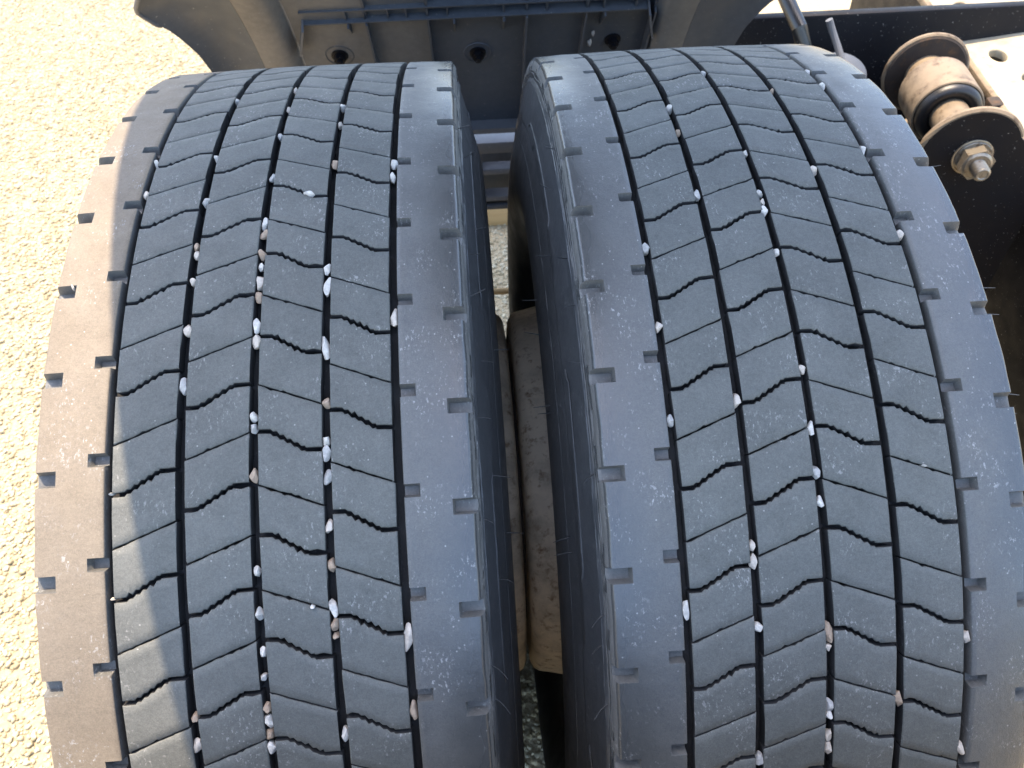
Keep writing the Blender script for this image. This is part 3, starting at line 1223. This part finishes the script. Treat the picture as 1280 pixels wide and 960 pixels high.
prof += [(.0435, .0088), (.0445, .0075), (.0445, .006), (.0438, .005), (.0438, 0)]
mb.lathe(prof, mt, 24)
lpart('threaded_stud', mb, M['zinc'], plate)
mb = MB()
mb.lathe([(-.012, .025), (-.108, .025)], mt, 40)
lpart('inner_tube', mb, M['steel'])
mb = MB()
mb.lathe([(-.108, .025), (-.104, .029), (-.1025, .035), (-.105, .0405), (-.111, .0430), (-.118, .0435)], mt, 56)
lpart('rubber_bushing', mb, M['rubber_ring'], None, 60)
mb = MB()
mb.lathe([(-.114, .0435), (-.113, .0445), (-.114, .0462), (-.118, .0470), (-.186, .0470), (-.189, .0460), (-.190, .042), (-.190, .026)], mt, 64)
lpart('eye_sleeve', mb, M['steel'], None, 40)
mb = MB()
mb.lathe([(-.188, .030), (-.246, .030)], mt, 40)
lpart('spacer_tube', mb, M['steel'])
mb = MB()
mb.lathe([(-.230, .030), (-.230, .054), (-.232, .0565), (-.240, .0565), (-.242, .054), (-.242, .030)], mt, 56)
rplate = lpart('backing_plate', mb, M['rust'])
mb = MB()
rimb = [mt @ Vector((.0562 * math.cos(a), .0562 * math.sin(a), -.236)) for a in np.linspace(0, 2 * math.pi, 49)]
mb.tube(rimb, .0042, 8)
lpart('lit_plate_rim', mb, M['steel'], rplate)  # backing plate's lit edge, painted as a paler tube
mb = MB()
mg = axis_matrix(PN + AX * -.135 + Vector((-.044, 0, -.026)), (-.8, -.2, -.3))
mb.lathe([(-.01, .008), (.010, .008), (.012, .0062), (.020, .0058), (.022, .004), (.022, 0)], mg, 16)
lpart('grease_nipple', mb, M['steel'])

# chassis rail: flat top with oval holes, thick rounded edge
rail = thing('chassis_rail', 'pale dusty steel chassis rail with oval holes in the upper right corner', 'chassis rail', (.80, .35, 0))
E0, E1 = Vector((.7739, .5664, .2580 + AZ)), Vector((.7672, .3333, .2314 + AZ))
ed = (E1 - E0).normalized()
sx = Vector((1, .0, .10))
sx = (sx - ed * sx.dot(ed)).normalized()
nz_ = sx.cross(ed) * -1
if nz_.z < 0:
    nz_ = -nz_
O0 = E0 - ed * .5
mr = Matrix.Translation(O0 - Vector((.80, .35, 0))) @ Matrix((ed, sx, nz_)).transposed().to_4x4()
import bmesh
bm = bmesh.new()
LEN, WID, TH = 1.6, .16, .012


def hole_ring(cx, cy, a, b, n=24):
    return [(cx + a * math.cos(2 * math.pi * k / n), cy + b * math.sin(2 * math.pi * k / n)) for k in range(n)]


holes = [(.505, .040, .017, .012), (.575, .060, .017, .012), (.66, .040, .017, .012), (.43, .06, .017, .012), (.36, .04, .017, .012), (.75, .06, .017, .012)]
cells = sorted(holes)
xs_ = [0] + [(cells[i][0] + cells[i + 1][0]) / 2 for i in range(len(cells) - 1)] + [LEN]
vv, ff = [], []


def addv(p):
    vv.append(p)
    return len(vv) - 1


for i, (hx, hy, a, b) in enumerate(cells):
    x0, x1 = xs_[i], xs_[i + 1]
    n = 32
    rings = []
    for k in range(n):
        t = 2 * math.pi * (k + .5) / n
        c, s_ = math.cos(t), math.sin(t)
        # outward hit on the cell rectangle
        lim = []
        if c > 1e-9:
            lim.append((x1 - hx) / c)
        if c < -1e-9:
            lim.append((x0 - hx) / c)
        if s_ > 1e-9:
            lim.append((WID - hy) / s_)
        if s_ < -1e-9:
            lim.append((0 - hy) / s_)
        L_ = min(lim)
        rings.append(((hx + a * c, hy + b * s_), (hx + L_ * c, hy + L_ * s_)))
    corner = {}
    base = len(vv)
    for (p, q) in rings:
        addv((p[0], p[1], -TH))
        addv((p[0], p[1], -.0015))
        addv((hx + (p[0] - hx) * 1.08, hy + (p[1] - hy) * 1.08, 0))
        addv((q[0], q[1], 0))
    for k in range(n):
        k2 = (k + 1) % n
        for j in range(3):
            ff.append((base + k * 4 + j, base + k * 4 + j + 1, base + k2 * 4 + j + 1, base + k2 * 4 + j))
        qa, qb = rings[k][1], rings[k2][1]
        if abs(qa[0] - qb[0]) > 1e-6 and abs(qa[1] - qb[1]) > 1e-6:
            cxn = x1 if max(qa[0], qb[0]) > x1 - 1e-6 else x0
            cyn = WID if max(qa[1], qb[1]) > WID - 1e-6 else 0
            ci = addv((cxn, cyn, 0))
            ff.append((base + k * 4 + 3, ci, base + k2 * 4 + 3))
mb = MB()
mb.add([mr @ Vector(p) for p in vv], ff)
# rounded edge and web below it
e_prof = [(0, 0), (-.003, -.0008), (-.006, -.003), (-.0075, -.007), (-.0075, -.012), (-.004, -.016), (.0, -.017), (.010, -.017)]
ev, ef = [], []
for X in (0, LEN):
    for (y, z) in e_prof:
        ev.append(mr @ Vector((X, y, z)))
kk = len(e_prof)
ef = [(j, j + 1, kk + j + 1, kk + j) for j in range(kk - 1)]
me_edge = MB()
me_edge.add(ev, ef)
top = mb.build('top_plate', M['cream_steel'], rail, True, 40)
me_edge.build('edge', M['steel'], rail, True, 30)
web = MB()
web.box((LEN / 2, .013, -.215), (LEN, .008, .40), mr, .001)
web.build('web', M['black'], rail)
clip = MB()
clip.box((.615, -.008, -.010), (.024, .020, .022), mr, .004)
clip.build('clip', M['rust'], rail)

# dark brackets further back
br = MB()
br.box((.66, .62, .50), (.50, .02, .62), None, .004)
o = br.build('cross_plate', M['black'])
tag(o, 'black steel cross plate in shade behind the bolted link', 'steel plate')
hs = MB()
hs.tube([(.46, .60, .86), (.47, .52, .83), (.50, .50, .76), (.53, .56, .68), (.56, .59, .60)], .011, 12)
o = hs.build('air_hose', M['rubber_ring'])
tag(o, 'black rubber air hose looping behind the right tyre\'s top corner', 'hose')
hs = MB()
pts = [(.51 + .03 * math.sin(t * .9), .50 + .02 * math.cos(t * 2), .84 - .05 * t) for t in np.linspace(0, 3, 14)]
hs.tube(pts, .005, 10)
o = hs.build('cable', M['guard_grey'])
tag(o, 'thin grey cable hanging behind the right tyre\'s top corner', 'cable')

vb = MB()
vb.lathe([(0, .0), (0, .032), (.004, .036), (.03, .036), (.034, .030), (.05, .030), (.054, .036), (.075, .036), (.08, .028), (.08, 0)], axis_matrix((.545, .535, .70), (0, -.4, 1)), 32)
o = vb.build('air_valve', M['guard'])
tag(o, 'dark ribbed plastic valve body behind the right tyre\'s top corner', 'valve')

# ------------------------------------------------------------------ unseen sheet added above the frame to shade the tyres
cov = MB()
v, f = [], []
ys = np.linspace(-.26, 1.75, 30)
us = np.linspace(0, 1, 9)
for layer in (0, .004):
    for y in ys:
        zz = 1.3 + .05 * (1 - ((y - .75) / 1.0) ** 2)
        xl = -.0922 * zz - .131 * y - .230
        for u in us:
            v.append((xl + (.37 - xl) * u, y, zz + AZ + layer))
nx, ny = len(us), len(ys)
N = nx * ny
for j in range(ny - 1):
    for i in range(nx - 1):
        a = j * nx + i
        f += [(a, a + nx, a + nx + 1, a + 1), (N + a, N + a + 1, N + a + nx + 1, N + a + nx)]
    a = j * nx
    f.append((a, N + a, N + a + nx, a + nx))
    a = j * nx + nx - 1
    f.append((a, a + nx, N + a + nx, N + a))
for i in range(nx - 1):
    f.append((i, i + 1, N + i + 1, N + i))
    a = (ny - 1) * nx + i
    f.append((a, N + a, N + a + 1, a + 1))
cov.add(v, f)
o = cov.build('added_shade_sheet', M['guard'])
tag(o, 'unseen dark sheet added above the tyres to cast their shade', 'shade sheet')
